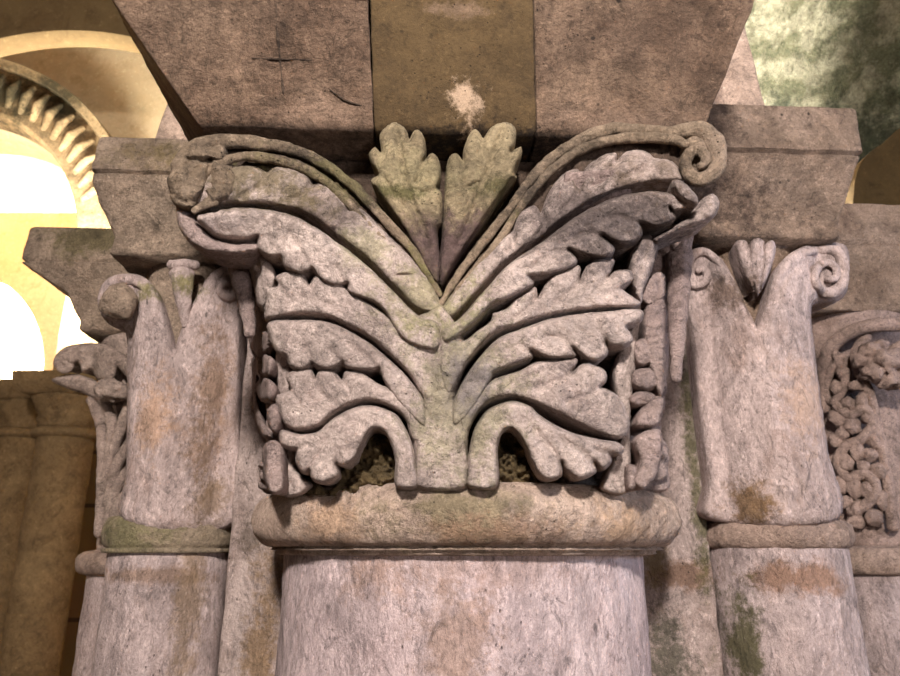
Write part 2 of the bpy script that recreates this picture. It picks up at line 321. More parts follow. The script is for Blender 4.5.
def leaf(name, pts, surf, mat, parent, H=.02, w=9, lift=.018, back=.04, grooves=(), ridges=(), amp=.0012, step=2.4, label=None, xf=None, tilt=None, cup=0, grain=55, under=3.2):
    A = catmull(pts, step)
    mn, mx = A.min(0), A.max(0); g = []
    yy = mn[1]; k = 0
    while yy < mx[1]:
        xs = np.arange(mn[0]+(k % 2)*step*.5, mx[0], step); g.append(np.stack([xs, np.full(len(xs), yy)], 1)); yy += step*.866; k += 1
    Q = np.concatenate(g); Q = Q[inside(Q, A)]; dq = segdist(Q, A); Q = Q[dq > step*.55]
    allp = np.concatenate([A, Q]); nA = len(A)
    edges = [(i, (i+1) % nA) for i in range(nA)]
    r = delaunay_2d_cdt([Vector(p) for p in allp], edges, [list(range(nA))], 1, 1e-6)
    P = np.array([tuple(v) for v in r[0]]); tris = [tuple(f) for f in r[2]]
    d = segdist(P, A); d = np.where(d < 1e-3, 0, d)
    u = 1-np.clip(d/w, 0, 1); h = H*np.sqrt(np.clip(1-u*u, 0, 1))
    if cup: h -= cup*np.clip((d-w*.6)/w, 0, 1.2)
    for gp, gd, gw in grooves:
        G = catmull(gp, 3, False); h = h-gd*np.exp(-(segdist(P, G, False)/gw)**2)*np.clip(d/2, 0, 1)
    for gp, gd, gw in ridges:
        G = catmull(gp, 3, False); h = h+gd*np.exp(-(segdist(P, G, False)/gw)**2)*np.clip(d/5, 0, 1)
    if tilt: h = h+tilt[2]*np.clip(((P-np.array(tilt[0]))@(np.array(tilt[1])-np.array(tilt[0])))/np.sum((np.array(tilt[1])-np.array(tilt[0]))**2), -.2, 1.2)
    W = project(P, h+lift, surf)
    for i in range(len(W)):
        W[i, 1] += amp*(fb(W[i], grain, 4)*1.9+fb(W[i], grain*3.3, 2)*.8)
    # boundary loop in order
    ec = {}
    for f in tris:
        for a, b in zip(f, f[1:]+f[:1]):
            ec[(a, b)] = ec.get((a, b), 0)+1
    bd = [e for e in ec if (e[1], e[0]) not in ec]
    nb = len(W); idx = {}; extra = []
    for a, b in bd:
        for v in (a, b):
            if v not in idx: idx[v] = nb+len(extra); extra.append(v)
    # middle rim ring slightly proud for roundness, then the back
    e = np.array(extra, int); midr = W[e].copy(); midr[:, 1] += back*.10
    nx_ = dict(bd); pv_ = {b: a for a, b in bd}
    Pe = P[e]; tg = np.array([P[nx_.get(v, v)]-P[pv_.get(v, v)] for v in extra]); nl = np.maximum(np.linalg.norm(tg, axis=1)[:, None], 1e-6)
    nm = np.stack([-tg[:, 1], tg[:, 0]], 1)/nl
    nm = np.where(inside(Pe+nm*1.0, A)[:, None], nm, -nm)
    bk = project(Pe+nm*under, np.full(len(e), lift-.001), surf); bk[:, 1] += back
    Fc = list(tris)
    ne = len(extra)
    for a, b in bd:
        Fc.append((b, a, idx[a], idx[b])); Fc.append((idx[b], idx[a], idx[a]+ne, idx[b]+ne))
    V = np.concatenate([W, midr, bk])
    # orientation: y- facing
    f0 = tris[0]; nn = np.cross(W[f0[1]]-W[f0[0]], W[f0[2]]-W[f0[0]])
    if nn[1] > 0: Fc = [tuple(reversed(f)) for f in Fc]
    # flat back
    nxt = {}
    for a, b in bd: nxt[a] = b
    cur = bd[0][0]; loop = []
    for _ in range(len(bd)+1):
        loop.append(idx[cur]+ne); cur = nxt.get(cur)
        if cur is None or cur == bd[0][0]: break
    if len(loop) == len(bd): Fc.append(tuple(loop) if nn[1] > 0 else tuple(reversed(loop)))
    if xf is not None: V = xf(V)
    return mesh(name, V, Fc, mat, parent, label=label, angle=70)
def tube(P, R, k=14, cap=True, flat=1.0, amp=0, up=None):
    """P (n,3) path, R radius list; returns V,F. flat squashes"""
    P = np.asarray(P, float); n = len(P); R = np.broadcast_to(np.asarray(R, float), (n,))
    T = np.gradient(P, axis=0); T /= np.linalg.norm(T, axis=1)[:, None]
    ref = np.array(up if up is not None else (0, -1., 0)); secs = []
    for i in range(n):
        a = np.cross(T[i], ref); a /= max(np.linalg.norm(a), 1e-6); b = np.cross(a, T[i])
        an = np.linspace(0, 2*math.pi, k, endpoint=False)
        rr = R[i]
        secs.append(P[i]+rr*(np.cos(an)[:, None]*a*flat+np.sin(an)[:, None]*b))
    if cap:   # rounded ends
        e0 = P[0]+(secs[0]-P[0])*.55-T[0]*R[0]*.5; e1 = P[-1]+(secs[-1]-P[-1])*.55+T[-1]*R[-1]*.5
        secs = [e0]+secs+[e1]
    V, Fc = loft(secs, amp, 60, cap)
    return V, [tuple(reversed(f)) for f in Fc]
def cord(name, pts, surf, mat, parent, rpx, lift=.03, step=3, amp=.0015, label=None, xf=None, flat=1.0, k=16):
    """stone moulding: path in photo pixels laid on the surface; rpx = radius in pixels, one value or one per control point"""
    A = catmull([p[:2] for p in pts], step, False)
    n = len(A); key = np.atleast_1d(rpx).astype(float); r = np.interp(np.linspace(0, 1, n), np.linspace(0, 1, len(key)), key)
    lf = np.interp(np.linspace(0, 1, n), np.linspace(0, 1, len(np.atleast_1d(lift))), np.atleast_1d(lift))
    W = project(A, lf, surf); dist = np.linalg.norm(W-CAM, axis=1); R = r/F*dist
    V, Fc = tube(W, R, k=k, amp=amp, flat=flat)
    if xf is not None: V = xf(V)
    return mesh(name, V, Fc, mat, parent, label=label)
def spiral(cx, cy, r0, r1, turns, a0, cw=1, n=60, squash=1.0):
    t = np.linspace(0, 1, n); a = a0+cw*2*math.pi*turns*t; r = r0+(r1-r0)*t
    return [(cx+rr*math.cos(x), cy+rr*math.sin(x)*squash) for rr, x in zip(r, a)]
def blob(c, r, sc=(1, 1, 1), amp=.1, k=18, s=30):
    V = []; Fc = []
    for i in range(k+1):
        th = math.pi*i/k
        for j in range(2*k):
            ph = math.pi*j/k; d = np.array([math.sin(th)*math.cos(ph), math.sin(th)*math.sin(ph), math.cos(th)])
            p = np.array(c)+d*r*np.array(sc); V.append(p+d*r*amp*fb(p, s))
    for i in range(k):
        for j in range(2*k):
            a = i*2*k+j; b = i*2*k+(j+1) % (2*k); Fc.append((a, a+2*k, b+2*k, b))
    return np.array(V), Fc
def merge(*vf):
    V = []; Fc = []; o = 0
    for v, f in vf: V.append(v); Fc += [tuple(int(i)+o for i in q) for q in f]; o += len(v)
    return np.concatenate(V), Fc

c1 = lambda L: [(x/3+150, y/3+110)+tuple(r) for x, y, *r in L]
c2 = lambda L: [(x/3+440, y/3+110)+tuple(r) for x, y, *r in L]
cpal = lambda L: [(x/3.38+340, y/3.38+110)+tuple(r) for x, y, *r in L]

# ================================================================== MAIN COLUMN
FL = -EYE
col = thing('stone_column', (0, 0, FL), 'thick limewashed round column shaft in the foreground centre with a heavy worn ring on top', 'column')
V, Fc = lathe(0, 0, [(FL, .256), (.004, .249), (.020, .249)], k=160, amp=.0022, s=14); mesh('shaft', V, Fc, 'shaft', col)
# ring: flattened torus with a small step under it
rp = [(-.004, .254), (-.002, .262), (.002, .262), (.003, .272)]
for i in range(13):
    a = -math.pi/2+math.pi*i/12; rp.append((.040+.034*math.sin(a), .268+.030*math.cos(a)))
rp.append((.075, .245))
V, Fc = lathe(.004, 0, rp, k=260, amp=.0025, s=24, dz=.006)
for i in range(len(V)):          # flaked stone to the right, smoother in the middle; fine joints between its stones
    x, y, z = V[i]; a = math.atan2(x, -y); r = math.hypot(x, y)
    f = (.0022+.003*max(0, min(1, (a-.45)/.3)))*fb((x, y, z), 75, 3)
    for j in (-.36, .40, 1.2, -1.3):
        f -= .004*math.exp(-((a-j+.03*fb((x, y, z*3), 30, 2))/.012)**2)
    V[i, 0] += x/r*f; V[i, 1] += y/r*f
mesh('neck_ring', V, Fc, 'ring', col)

# ---- capital
cap = thing('column_capital', (0, 0, .066), 'large carved capital with spreading toothed leaves and corner scrolls on the central column', 'capital')
secs = []
for i in range(46):
    t = i/45; z = .064+.416*t; s = .200+.006*t+.05*t**4
    secs.append(ringpts(0, 0, z, s, 3.4+2.4*t, 220))
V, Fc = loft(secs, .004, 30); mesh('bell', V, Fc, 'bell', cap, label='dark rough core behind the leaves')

B_L = c1([(140, 318), (220, 300), (300, 293), (400, 308), (480, 342), (560, 396), (650, 465), (740, 555), (800, 612), (868, 640), (860, 720), (760, 690), (690, 592), (600, 552), (592, 522, 1), (555, 530), (515, 512), (486, 480, 1), (450, 492), (408, 476), (390, 443, 1), (350, 440), (320, 412), (325, 378, 1), (270, 392), (205, 382), (160, 350)])
C_L = [(267, 320), (264, 311), (266, 298), (262, 287, 1), (278, 286), (276, 277), (287, 271), (302, 272), (309, 285, 1), (318, 274), (337, 280), (350, 291), (379, 308, 1), (403, 318), (440, 320), (444, 380), (428, 402), (409, 374), (391, 356), (371, 338), (347, 325), (324, 316), (294, 315)]
D_L = [(269, 322), (294, 320), (324, 321), (347, 330), (371, 344), (392, 362), (409, 379), (426, 405), (424, 428), (400, 405), (386, 385), (379, 369, 1), (362, 371), (346, 368), (343, 363, 1), (330, 370), (318, 368), (312, 364, 1), (303, 371), (290, 367), (286, 357, 1), (276, 352), (269, 338)]
E_L = [(430, 450), (412, 439), (406, 421), (395, 409), (374, 401), (353, 403), (332, 414), (318, 426), (297, 430), (284, 424), (279, 412), (275, 396), (290, 390), (286, 378), (294, 370), (310, 369), (315, 378, 1), (320, 370), (333, 371), (342, 380, 1), (346, 371), (362, 373), (379, 384), (400, 392), (424, 404), (434, 430)]
F_L = [(417, 487), (416, 465), (412, 443), (404, 425), (394, 413), (374, 406), (353, 408), (332, 419), (318, 431), (300, 434), (281, 430), (279, 441), (284, 448), (296, 450, 1), (296, 464), (303, 474), (309, 471, 1), (313, 481), (325, 484), (338, 476), (336, 464, 1), (345, 467), (355, 459), (362, 445), (368, 434), (375, 429), (385, 434), (391, 446), (395, 462), (396, 487)]
B_R = c2([(30, 640), (60, 625), (130, 545), (210, 460), (300, 400), (400, 325), (500, 272), (600, 245), (690, 250), (757, 275), (740, 297), (700, 309), (688, 293, 1), (706, 328), (660, 350), (602, 342, 1), (608, 375), (585, 396), (540, 402), (487, 379, 1), (522, 412), (515, 437), (470, 444), (386, 420, 1), (413, 452), (390, 475), (330, 492), (268, 500, 1), (280, 525), (220, 560), (155, 582, 1), (100, 640), (20, 700), (0, 660)])
C_R = [(441, 318), (460, 340), (478, 330), (490, 322), (493, 313, 1), (507, 308), (517, 297), (535, 287), (538, 297, 1), (550, 278), (567, 268), (580, 266), (580, 280, 1), (587, 265), (600, 258), (614, 260), (612, 270), (608, 277, 1), (617, 270), (631, 271), (633, 280), (622, 289, 1), (633, 297), (641, 303), (633, 308), (606, 308), (573, 311), (540, 318), (524, 323), (494, 334), (467, 363), (449, 396), (438, 370)]
D_R = [(453, 402), (470, 370), (496, 340), (524, 328), (554, 318), (598, 312), (639, 309), (642, 321), (627, 327, 1), (633, 340), (625, 347), (610, 346), (606, 342, 1), (608, 354), (598, 361), (586, 359), (573, 349, 1), (575, 357), (551, 359), (531, 351, 1), (533, 357), (518, 364), (494, 373, 1), (485, 392), (465, 420), (452, 425)]
E_R = [(453, 430), (458, 410), (475, 392), (494, 379), (520, 370), (536, 362), (554, 360), (577, 359), (573, 371, 1), (586, 363), (604, 370), (607, 380), (601, 387, 1), (616, 394), (624, 405), (627, 413), (630, 424), (625, 436), (613, 438), (583, 426), (553, 411), (533, 402), (515, 397), (500, 398), (487, 403), (477, 414), (469, 432), (465, 452), (455, 455)]
F_R = [(468, 487), (467, 466), (472, 436), (480, 419), (492, 407), (513, 401), (530, 406), (540, 415), (568, 431), (598, 439), (616, 442), (624, 448), (621, 455), (611, 455, 1), (612, 462), (604, 470), (595, 463, 1), (596, 473), (580, 480), (568, 473), (562, 463, 1), (562, 476), (549, 481), (537, 473), (525, 446), (516, 433), (510, 429), (502, 434), (498, 450), (497, 487)]
gB_L = [(c1([(590, 530), (560, 470)]), .004, 2.5), (c1([(488, 482), (440, 400), (420, 370)]), .005, 2.5), (c1([(392, 445), (350, 380)]), .004, 2.5)]
gB_R = [(c2([(268, 500), (240, 510), (200, 540)]), .003, 2.5), (c2([(386, 420), (330, 430), (280, 470)]), .005, 2.6), (c2([(487, 380), (430, 370), (380, 400)]), .005, 2.6), (c2([(602, 342), (540, 320), (490, 330)]), .004, 2.6)]
gC_L = [([(309, 285), (318, 300), (335, 308)], .004, 2.5), ([(278, 286), (290, 300)], .003, 2.5), ([(379, 308), (395, 325)], .004, 2.5)]
gC_R = [([(538, 297), (530, 306), (515, 318)], .005, 2.6), ([(580, 280), (570, 292), (552, 304)], .005, 2.6), ([(608, 277), (598, 288)], .004, 2.6), ([(493, 313), (480, 326)], .004, 2.4), ([(622, 289), (600, 296)], .003, 3)]
gD_L = [([(379, 369), (370, 360), (350, 345)], .004, 2.6), ([(343, 363), (330, 350)], .005, 2.6), ([(312, 364), (305, 348)], .005, 2.6)]
gD_R = [([(494, 373), (505, 360)], .004, 2.6), ([(531, 351), (520, 346), (505, 350)], .004, 2.6), ([(573, 349), (562, 338), (545, 336)], .005, 2.6), ([(606, 342), (600, 330)], .004, 2.6)]
gE_L = [([(315, 378), (322, 395), (335, 402)], .005, 2.6), ([(342, 380), (350, 392)], .005, 2.6), ([(290, 390), (300, 402)], .004, 2.6)]
gE_R = [([(573, 371), (560, 380), (535, 388)], .005, 2.6), ([(601, 387), (588, 395), (565, 402)], .005, 2.6), ([(554, 362), (535, 375), (505, 385)], .003, 2.6)]
gF_L = [([(309, 471), (318, 455), (325, 440)], .005, 2.6), ([(336, 464), (340, 450)], .005, 2.6), ([(296, 450), (308, 446)], .004, 2.6)]
gF_R = [([(562, 463), (550, 447), (535, 428)], .006, 2.6), ([(595, 463), (580, 450), (560, 438)], .005, 2.6), ([(611, 455), (596, 450)], .004, 2.6)]
FIELD = [('B', B_L, gB_L, .024, .024), ('C', C_L, gC_L, .018, .018), ('D', D_L, gD_L, .022, .020), ('E', E_L, gE_L, .018, .018), ('F', F_L, gF_L, .026, .022),
         ('B', B_R, gB_R, .024, .024), ('C', C_R, gC_R, .020, .018), ('D', D_R, gD_R, .024, .020), ('E', E_R, gE_R, .020, .018), ('F', F_R, gF_R, .028, .022)]
for kind, pts, gr, H, lift in FIELD:
    leaf('acanthus_leaf', pts, Ycor if kind == 'B' else Yleaf, 'leaf', cap, H=H*.70, w=5.8, lift=lift+.012, back=.07, grooves=[(g[0], g[1]*.95, g[2]*1.15) for g in gr])
TR = [(441, 305), (452, 318), (462, 335), (468, 352), (461, 378), (455, 400), (459, 415), (468, 425), (468, 450), (467, 488), (416, 488), (415, 460), (412, 438), (410, 420), (420, 405), (421, 385), (408, 360), (400, 338), (410, 320), (428, 312)]
leaf('leaf_stem', TR, Yleaf, 'leaf', cap, H=.020, w=8, lift=.022, back=.06, grooves=[([(409, 378), (421, 396), (427, 410)], .006, 1.8), ([(467, 366), (456, 385), (450, 402)], .006, 1.8), ([(405, 388), (430, 389), (470, 390)], .0035, 1.0), ([(443, 306), (444, 330), (443, 352)], .006, 3)], label='green lichened stem between the leaves')
# corner edge strips of the carved block beside the leaves
leaf('corner_strip', [(284, 350), (290, 352), (292, 380), (292, 420), (294, 440), (296, 470), (312, 486), (286, 497), (283, 470), (280, 430), (276, 390), (276, 352)], Yleaf, 'leaf', cap, H=.010, w=6, lift=.006, back=.05)
leaf('corner_strip', [(634, 320), (639, 322), (637, 350), (633, 390), (630, 430), (629, 490), (602, 489), (608, 470), (619, 440), (616, 400), (614, 370), (622, 345), (628, 330)], Yleaf, 'leaf', cap, H=.010, w=6, lift=.008, back=.05)
leaf('corner_leaf', [(248, 251), (258, 249), (270, 262), (276, 275), (274, 288), (268, 300), (264, 312), (255, 300), (250, 280), (246, 264)], Yleaf, 'leaf', cap, H=.014, w=8, lift=.02, back=.05, grooves=[([(254, 256), (262, 280), (262, 300)], .003, 2)])
leaf('corner_leaf', [(632, 250), (644, 236), (656, 238), (658, 250), (652, 270), (644, 290), (641, 303), (634, 290), (630, 272)], Yleaf, 'leaf', cap, H=.014, w=8, lift=.02, back=.05, grooves=[([(648, 245), (640, 270), (638, 290)], .003, 2)])
# rubble in the two niches at the foot
for pts in ([(330, 490), (345, 462), (360, 430), (380, 425), (396, 450), (400, 492), (300, 494), (310, 478)], [(494, 492), (494, 450), (500, 425), (515, 425), (530, 450), (545, 478), (560, 492)]):
    leaf('niche_rubble', pts, Yleaf, 'rubble', cap, H=.006, w=6, lift=-.008, back=.03, amp=.009, grain=70, step=2.0, label='coarse brown mortar rubble in the niche')
# upper volute leaves
A_L = c1([(150, 292), (128, 262), (135, 215), (175, 185), (215, 172, 1), (255, 166), (310, 166), (350, 186, 1), (378, 166), (430, 172), (478, 196), (490, 220, 1), (520, 215), (570, 250), (598, 292, 1), (640, 300), (700, 360), (770, 430), (830, 500), (868, 570), (874, 612), (800, 598), (740, 538), (650, 448), (560, 378), (480, 320), (400, 293), (300, 281), (200, 286)])
A_R = c2([(5, 600), (30, 560), (100, 470), (190, 375), (215, 352, 1), (238, 302), (285, 288), (302, 310, 1), (325, 250), (370, 190), (415, 180), (418, 215, 1), (440, 170), (490, 135), (528, 130), (530, 152, 1), (560, 125), (610, 120), (642, 142, 1), (690, 150), (722, 180), (735, 210), (700, 218), (600, 226), (500, 256), (400, 308), (300, 385), (210, 445), (130, 530), (60, 605), (20, 628)])
gA_L = [(c1([(350, 186), (325, 230), (270, 260)]), .006, 3), (c1([(488, 218), (450, 260), (400, 270)]), .006, 3), (c1([(598, 292), (585, 340), (555, 360)]), .006, 3), (c1([(730, 498), (790, 494)]), .005, 1.2), (c1([(215, 180), (180, 230), (190, 270)]), .005, 3)]
gA_R = [(c2([(215, 352), (220, 400), (200, 430)]), .006, 3), (c2([(302, 310), (315, 345), (280, 390)]), .006, 3), (c2([(418, 215), (410, 260), (370, 300)]), .006, 3), (c2([(530, 152), (500, 200), (450, 230)]), .006, 3), (c2([(642, 142), (600, 180), (540, 210)]), .005, 3)]
leaf('volute_ground', c1([(872, 590), (850, 520), (790, 425), (700, 325), (620, 238), (530, 168), (430, 120), (300, 98), (190, 98), (120, 130), (90, 200), (100, 270), (200, 286), (300, 281), (400, 293), (480, 320), (560, 378), (650, 448), (740, 538), (800, 598)]), Ytop, 'dark', cap, H=.008, w=6, lift=.004, back=.05, amp=.003, label='dark crusted stone under the left volute stalks')
leaf('volute_ground', c2([(5, 600), (40, 520), (100, 435), (200, 308), (300, 178), (400, 102), (500, 60), (590, 50), (690, 62), (790, 110), (800, 190), (700, 218), (600, 226), (500, 256), (400, 308), (300, 385), (210, 445), (130, 530), (60, 605)]), Ytop, 'dark', cap, H=.008, w=6, lift=.004, back=.05, amp=.003, label='dark crusted stone under the right volute stalks')
leaf('volute_leaf', A_L, Ytop, 'leaf', cap, H=.018, w=10, lift=.013, back=.06, grooves=[(g[0], g[1]*.8, g[2]*1.2) for g in gA_L])
leaf('volute_leaf', A_R, Ytop, 'leaf', cap, H=.018, w=9, lift=.013, back=.06, grooves=[(g[0], g[1]*1.2, g[2]*1.2) for g in gA_R])
# moulded cords over them
cord('volute_stalk', c1([(872, 555), (850, 520), (790, 425), (700, 325), (620, 238), (530, 168), (430, 120), (300, 98), (190, 98), (120, 130), (85, 180)]), Ytop, 'crust', cap, [3, 4, 4.5, 5, 5, 5, 5.5, 6, 7, 8, 8], lift=[.014, .02, .022, .022, .02])
cord('volute_stalk', c1([(872, 600), (835, 550), (760, 455), (680, 375), (600, 285), (520, 210), (420, 160), (300, 140), (220, 155), (165, 195)]), Ytop, 'crust', cap, [2.5, 3.5, 4, 4, 4.2, 4.5, 5, 5, 4.5, 4], lift=[.018, .024, .026, .026, .026])
cord('volute_stalk', c2([(0, 585), (40, 520), (100, 435), (200, 308), (300, 178), (400, 102), (500, 60), (590, 62), (690, 70)]), Ytop, 'crust', cap, [3, 4, 4.5, 4.5, 5, 5.5, 6, 6, 6], lift=[.014, .02, .022, .022, .02])
cord('volute_stalk', c2([(10, 610), (70, 520), (180, 385), (255, 272), (345, 172), (440, 112), (550, 85), (690, 88), (740, 105)]), Ytop, 'crust', cap, [2.5, 3.5, 4, 4, 4, 4.5, 5, 5, 4.5], lift=[.016, .024, .026, .026, .026])
# right scroll
sp_r = [(672, 134), (684, 131), (699, 131), (711, 139), (717, 152), (716, 167), (708, 177), (697, 179), (688, 172), (685, 162), (690, 153), (699, 151), (705, 157), (704, 164), (699, 166)]
cord('corner_scroll', sp_r, Ytop, 'crust', cap, [6, 7.5, 8.5, 9, 9, 9, 8.5, 7.5, 7, 6.5, 6, 5.5, 5, 5, 4], lift=[.016, .020, .024, .026, .034], amp=.002, label='pale stone spiral of the right corner')
V, Fc = blob(at(702, 158, -.325), .028, (1, .9, 1), .12); mesh('scroll_drum', V, Fc, 'crust', cap)
leaf('scroll_lip', c2([(635, 388), (660, 372), (700, 350), (750, 310), (770, 285), (790, 262), (815, 248), (833, 262), (838, 290), (825, 318), (790, 338), (730, 360), (690, 378), (650, 398)]), Ytop, 'leaf', cap, H=.018, w=9, lift=.002, back=.05)
leaf('scroll_tip', c2([(695, 215), (720, 210), (750, 235), (772, 262), (772, 285), (745, 278), (720, 262), (700, 240)]), Ytop, 'leaf', cap, H=.012, w=6, lift=.034, back=.06)
# left scroll: a worn lump
leaf('corner_scroll', c1([(56, 235), (52, 205), (66, 172), (84, 150), (104, 118), (140, 100), (200, 96), (232, 112), (240, 150), (262, 180), (268, 225), (250, 268), (200, 290), (150, 306), (100, 300), (70, 280)]), Ytop, 'crust', cap, H=.032, w=13, lift=.006, back=.07, amp=.003, grain=70, grooves=[(c1([(180, 150), (178, 200), (165, 250), (140, 300)]), .012, 3.5), (c1([(80, 165), (130, 150), (190, 152), (250, 160)]), .010, 3), (c1([(75, 262), (120, 275), (170, 262)]), .006, 3)], label='mossy worn lump of the left corner')
leaf('scroll_lip', c1([(78, 288), (100, 296), (135, 312), (155, 345), (190, 384), (245, 400), (300, 398), (330, 402), (322, 425), (270, 436), (200, 432), (150, 418), (112, 392), (86, 345)]), Ytop, 'side', cap, H=.018, w=9, lift=-.004, back=.05)
cord('scroll_rim', c1([(130, 305), (160, 288), (200, 278)]), Ytop, 'crust', cap, [3, 4, 3], lift=.03)
# pier horns under the scrolls
for pp, mt in (([(240, 250), (242, 275), (246, 300), (250, 335)], 'side'), ([(678, 228), (679, 262), (678, 310), (676, 380)], 'side')):
    P = project(catmull(pp, 4, False), 0, lambda x, z: np.full_like(x, -.235)); V, Fc = tube(P, np.linspace(.019, .006, len(P)), k=16, amp=.002); mesh('corner_support', V, Fc, mt, cap)
# side faces carry the same leaves
def rotR(Vv): return np.stack([-Vv[:, 1]-.038, Vv[:, 0]*.93, Vv[:, 2]], 1)
def rotL(Vv): return np.stack([Vv[:, 1]+.038, -Vv[:, 0]*.93, Vv[:, 2]], 1)
for xf, sel in ((rotR, range(0, 10)), (rotL, range(0, 10))):
    for i in sel:
        kind, pts, gr, H, lift = FIELD[i]
        leaf('side_leaf', pts, Yleaf, 'side', cap, H=H+.004, w=9, lift=lift-.006, back=.055, grooves=gr, xf=xf, step=3.4)
def Yside(x, z):
    t = np.clip((z-.06)/.42, 0, 1.15); s = .236+.02*t+.04*t**3
    return -.225+np.maximum(np.abs(x)-s+.01, -.01)*3.2
for L in ([(622, 300), (634, 296), (641, 305), (636, 318), (624, 320)], [(640, 290), (650, 275), (662, 272), (668, 284), (664, 300), (652, 306), (642, 302)],
          [(644, 312), (652, 300), (664, 298), (671, 320), (672, 350), (668, 380), (662, 398), (655, 385), (648, 360), (644, 335)],
          [(634, 342), (646, 338), (654, 346), (652, 362), (640, 366), (634, 358)], [(632, 372), (645, 368), (656, 372), (660, 384), (648, 391), (634, 386)],
          [(630, 396), (644, 390), (656, 396), (650, 404), (634, 406)], [(640, 410), (652, 398), (664, 396), (664, 412), (656, 426), (642, 428), (634, 424)],
          [(634, 440), (648, 430), (660, 430), (663, 445), (660, 465), (652, 482), (642, 490), (632, 480), (640, 462)], [(626, 466), (637, 468), (636, 486), (628, 490)]):
    leaf('side_lobe', L, Yside, 'side', cap, H=.012, w=6, lift=.012, back=.07, step=2.2, amp=.002)
for L in ([(262, 262), (254, 256), (246, 270), (247, 290), (254, 304), (262, 300)], [(242, 302), (252, 300), (260, 306), (258, 330), (252, 350), (246, 345), (242, 325)],
          [(252, 336), (262, 330), (270, 336), (268, 352), (256, 354)], [(254, 360), (264, 354), (274, 360), (272, 374), (258, 376)], [(256, 384), (266, 378), (276, 386), (274, 398), (260, 400)],
          [(248, 352), (256, 366), (256, 396), (262, 420), (270, 436), (262, 436), (252, 410), (246, 380)], [(268, 408), (278, 404), (282, 420), (276, 432), (268, 426)],
          [(264, 446), (274, 440), (282, 448), (284, 470), (283, 490), (272, 494), (264, 480), (262, 462)]):
    leaf('side_lobe', L, Yside, 'side', cap, H=.012, w=6, lift=.012, back=.07, step=2.2, amp=.002)
# palmette at the middle of the top
PL = cpal([(105, 240), (128, 218), (104, 180), (98, 145), (118, 125), (138, 142), (134, 85), (155, 50), (190, 38), (220, 58), (234, 98, 1), (258, 64), (284, 90), (292, 140), (284, 172, 1), (312, 146), (334, 168), (342, 222), (330, 262, 1), (345, 290), (346, 380), (330, 412), (342, 540), (325, 590), (280, 520), (215, 400), (125, 275)])
PR = cpal([(355, 230), (365, 168), (390, 143), (414, 170, 1), (418, 130), (440, 80), (460, 64), (484, 95, 1), (518, 50), (558, 38), (592, 62), (594, 112), (580, 138, 1), (612, 122), (614, 158), (592, 205), (598, 225, 1), (570, 250), (480, 382), (400, 500), (345, 590), (335, 540), (345, 412), (352, 300)])
Ypal = lambda x, z: -.272+0*x-.10*np.clip(z-.36, 0, 1)
leaf('palmette_leaf', PL, Ypal, 'palm', cap, H=.016, w=8, lift=.012, back=.05, grooves=[(cpal([(190, 60), (205, 150), (225, 250), (300, 460)]), .007, 3), (cpal([(284, 172), (250, 260)]), .005, 2.5), (cpal([(130, 150), (150, 230), (220, 330)]), .004, 2.5), (cpal([(240, 270), (290, 275), (345, 268)]), .004, 1.5)], tilt=[(430, 290), (400, 130), .018])
leaf('palmette_leaf', PR, Ypal, 'palm', cap, H=.016, w=8, lift=.012, back=.05, grooves=[(cpal([(550, 60), (500, 200), (455, 320), (400, 460)]), .008, 3), (cpal([(414, 170), (410, 250)]), .005, 2.5), (cpal([(484, 95), (470, 200)]), .004, 2.5), (cpal([(350, 268), (420, 262), (470, 240)]), .004, 1.5)], tilt=[(440, 290), (500, 130), .018])

# ---- impost of the main column: three stones
RM = math.radians(3.0)
imp = thing('impost_block', (0, 0, .484), 'big splayed impost block of three stones crowning the central carved capital', 'impost block')
def rotp(x, y): return (x*math.cos(RM)-y*math.sin(RM), x*math.sin(RM)+y*math.cos(RM))
def stoneblk(xb0, xb1, xt0, xt1, ml, label=None, zf=.618):
    def q(x0, x1, yf): return [rotp(x0, yf), rotp(x1, yf), rotp(x1, .34), rotp(x0, .34)]
    def xs(f): return xb0+(xt0-xb0)*f, xb1+(xt1-xb1)*f
    lv = []
    for f, z, yf in ((0, .484, -.315), (.12, .50, -.323), (1, zf, -.374)):
        a, b = xs(f); lv.append((z, q(a, b, yf)))
    a, b = xs(1.0); g = .006
    lv.append((zf+.003, q(a, b, -.366))); lv.append((zf+.007, q(a, b, -.376))); lv.append((.725, q(a*1.005, b*1.005, -.378)))
    V, Fc = prism(lv, .008, .0022, .003, 26); mesh('stone_block', V, Fc, ml, imp, label=label, angle=50)
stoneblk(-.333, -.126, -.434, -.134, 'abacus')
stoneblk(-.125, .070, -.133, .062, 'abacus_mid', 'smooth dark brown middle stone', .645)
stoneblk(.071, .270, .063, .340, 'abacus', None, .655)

Yab = lambda x, z: -.3305-.432*(z-.50)+.052*(x+.02)+.0065
for pp in ([(276, 4), (277, 30), (280, 60), (284, 98)], [(252, 58), (275, 59), (312, 60)], [(330, 90), (345, 100), (362, 106)]):
    cord('incised_line', pp, Yab, 'bell', imp, .8, lift=.0005, k=6, label='dark line scratched into the block')
